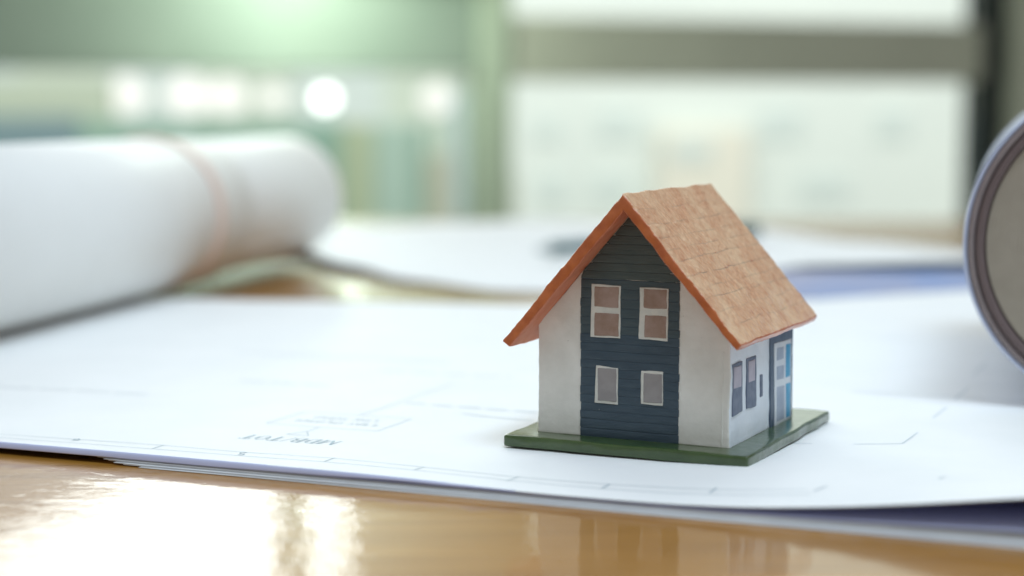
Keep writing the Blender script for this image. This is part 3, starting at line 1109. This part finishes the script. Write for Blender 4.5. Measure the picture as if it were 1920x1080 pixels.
# ------------------------------------------------------------------ outside
gr = box('ground', -30, 30, 5.2, 40, -3.2, -3.0, M['floor'], None, r=0.01, step=100)
tag(gr, kind='structure')
sk = box('sky', -20, 20, 30, 30.1, -2.9, 22, M['sky'], None, r=0.01, step=100)
tag(sk, kind='structure')

facade = paint('pale_green_white_render', (0.74, 0.80, 0.76), (0.79, 0.85, 0.80), rough=0.9, nscale=1)
facade2 = paint('pale_sage_render', (0.58, 0.66, 0.56), (0.68, 0.75, 0.65), rough=0.9, nscale=1)
cream2 = paint('cream_render', (0.80, 0.78, 0.68), rough=0.9)
wgl = paint('bluish_grey_window', (0.66, 0.74, 0.71), rough=0.6)
olive = paint('olive_green_panel_paint', (0.40, 0.48, 0.32), rough=0.7)
teal = paint('teal_green_panel_paint', (0.38, 0.52, 0.44), rough=0.7)
dteal = paint('grey_teal_panel_paint', (0.25, 0.40, 0.32), rough=0.7)
beige = paint('beige_panel_paint', (0.45, 0.465, 0.36), rough=0.7)
bluep = paint('light_blue_grey_panel_paint', (0.42, 0.54, 0.53), rough=0.7)
bgp = paint('blue_grey_panel_paint', (0.18, 0.27, 0.29), rough=0.7)
ypg = paint('yellow_green_panel_paint', (0.46, 0.52, 0.41), rough=0.7)

b1 = empty('building', (1.6, 9, -3), 'pale greenish-white building filling the right-hand window', 'building')
X9 = lambda px: (px - 960) / 3237.3 * 9.0
Z9 = lambda py: 0.081 + (213 - py) / 3237.3 * 9.0
box('wall', X9(930) - 1.6, 5.0, 0, 3, 0.001, 6.6, facade, b1, r=0.01, step=100)
box('cream_bay', X9(1230) - 1.6, X9(1400) - 1.6, -0.1, -0.002, 0.001, Z9(240) + 3, cream2, b1, r=0.01)
for (a, b, c, d) in ((1120, 1200, 210, 260), (1110, 1180, 330, 372), (1420, 1500, 205, 262), (1500, 1590, 330, 372), (1010, 1060, 330, 380),
                     (1000, 1050, 225, 262), (1640, 1700, 205, 262), (1250, 1330, 262, 300)):
    w_ = box('window', X9(a) - 1.6, X9(b) - 1.6, -0.12 if 1230 < a < 1400 else -0.02, 0.05, Z9(d) + 3, Z9(c) + 3, wgl, b1, r=0.005)
b2 = empty('building', (-2, 9.5, -3), 'pale sage building beyond the fence behind the paper roll', 'building')
box('wall', -4.5, 1.85, 0, 3, 0.001, 3.95, facade2, b2, r=0.01, step=100)
for x in (-2.2, -1.2, -0.2, 0.8):
    box('window', x, x + 0.5, -0.02, 0.02, 3.0, 3.35, wgl, b2, r=0.005)

fence = empty('panel_fence', (0, 6, -3), 'low blurred fence of green, teal and beige upright panels outside, left of the middle post', 'fence')
X6 = lambda px: (px - 960) / 3237.3 * 6.0
for (a, b, top, m_) in ((-900, -300, 225, bgp), (-298, 150, 218, bgp), (152, 400, 226, dteal), (402, 640, 228, dteal), (642, 700, 232, olive),
                        (702, 775, 232, teal), (777, 797, 232, dteal), (799, 846, 290, beige), (848, 888, 168, bluep),
                        (890, 925, 232, dteal), (927, 965, 330, beige)):
    box('panel', X6(a), X6(b), 0, 0.05, 0.001, 0.081 + (213 - top) / 3237.3 * 6 + 3, m_, fence, r=0.004)
hedge_x = X6(-100), X6(200)
sg_ = box('garden_board', X6(-500), X6(190), 0.2, 0.25, -0.0 + 0.001, 3 + 0.081 + (213 - 150) / 3237.3 * 6.2, ypg, None, r=0.004)
sg_.location = (0, 6, -3)
tag(sg_, 'yellow-green upright board behind the fence at the far left', 'board')

for px, py, r_, mt, lb in ((612, 185, 0.036, 'glintw', 'brightest round globe added as a glint, right of the others above the roll end'),
                           (240, 180, 0.075, 'glintc', 'leftmost round cream globe added as a glint above the paper roll'),
                           (355, 180, 0.080, 'glintc', 'second round globe added as a glint from the left above the roll'),
                           (430, 182, 0.070, 'glintc', 'third round globe added as a glint from the left above the roll'),
                           (515, 184, 0.05, 'glintc', 'small dim round globe added as a glint beside the brightest one'),
                           (820, 186, 0.060, 'glintc', 'round globe added as a glint nearest the blue-grey post')):
    zz = 0.081 + (213 - py) / 3237.3 * 6.6
    g_ = globe('glint_globe', ((px - 960) / 3237.3 * 6.6, 6.6, zz), r_, M[mt], lb, 'lamp', 14, 'glowing globes added as courtyard glints')  # each globe is added to glow as a blurred glint
    tube('globe_post', (0, 0, -zz - 3.0), (0, 0, -r_ - 0.0005), 0.008, 0.008, dteal, g_, n=8)
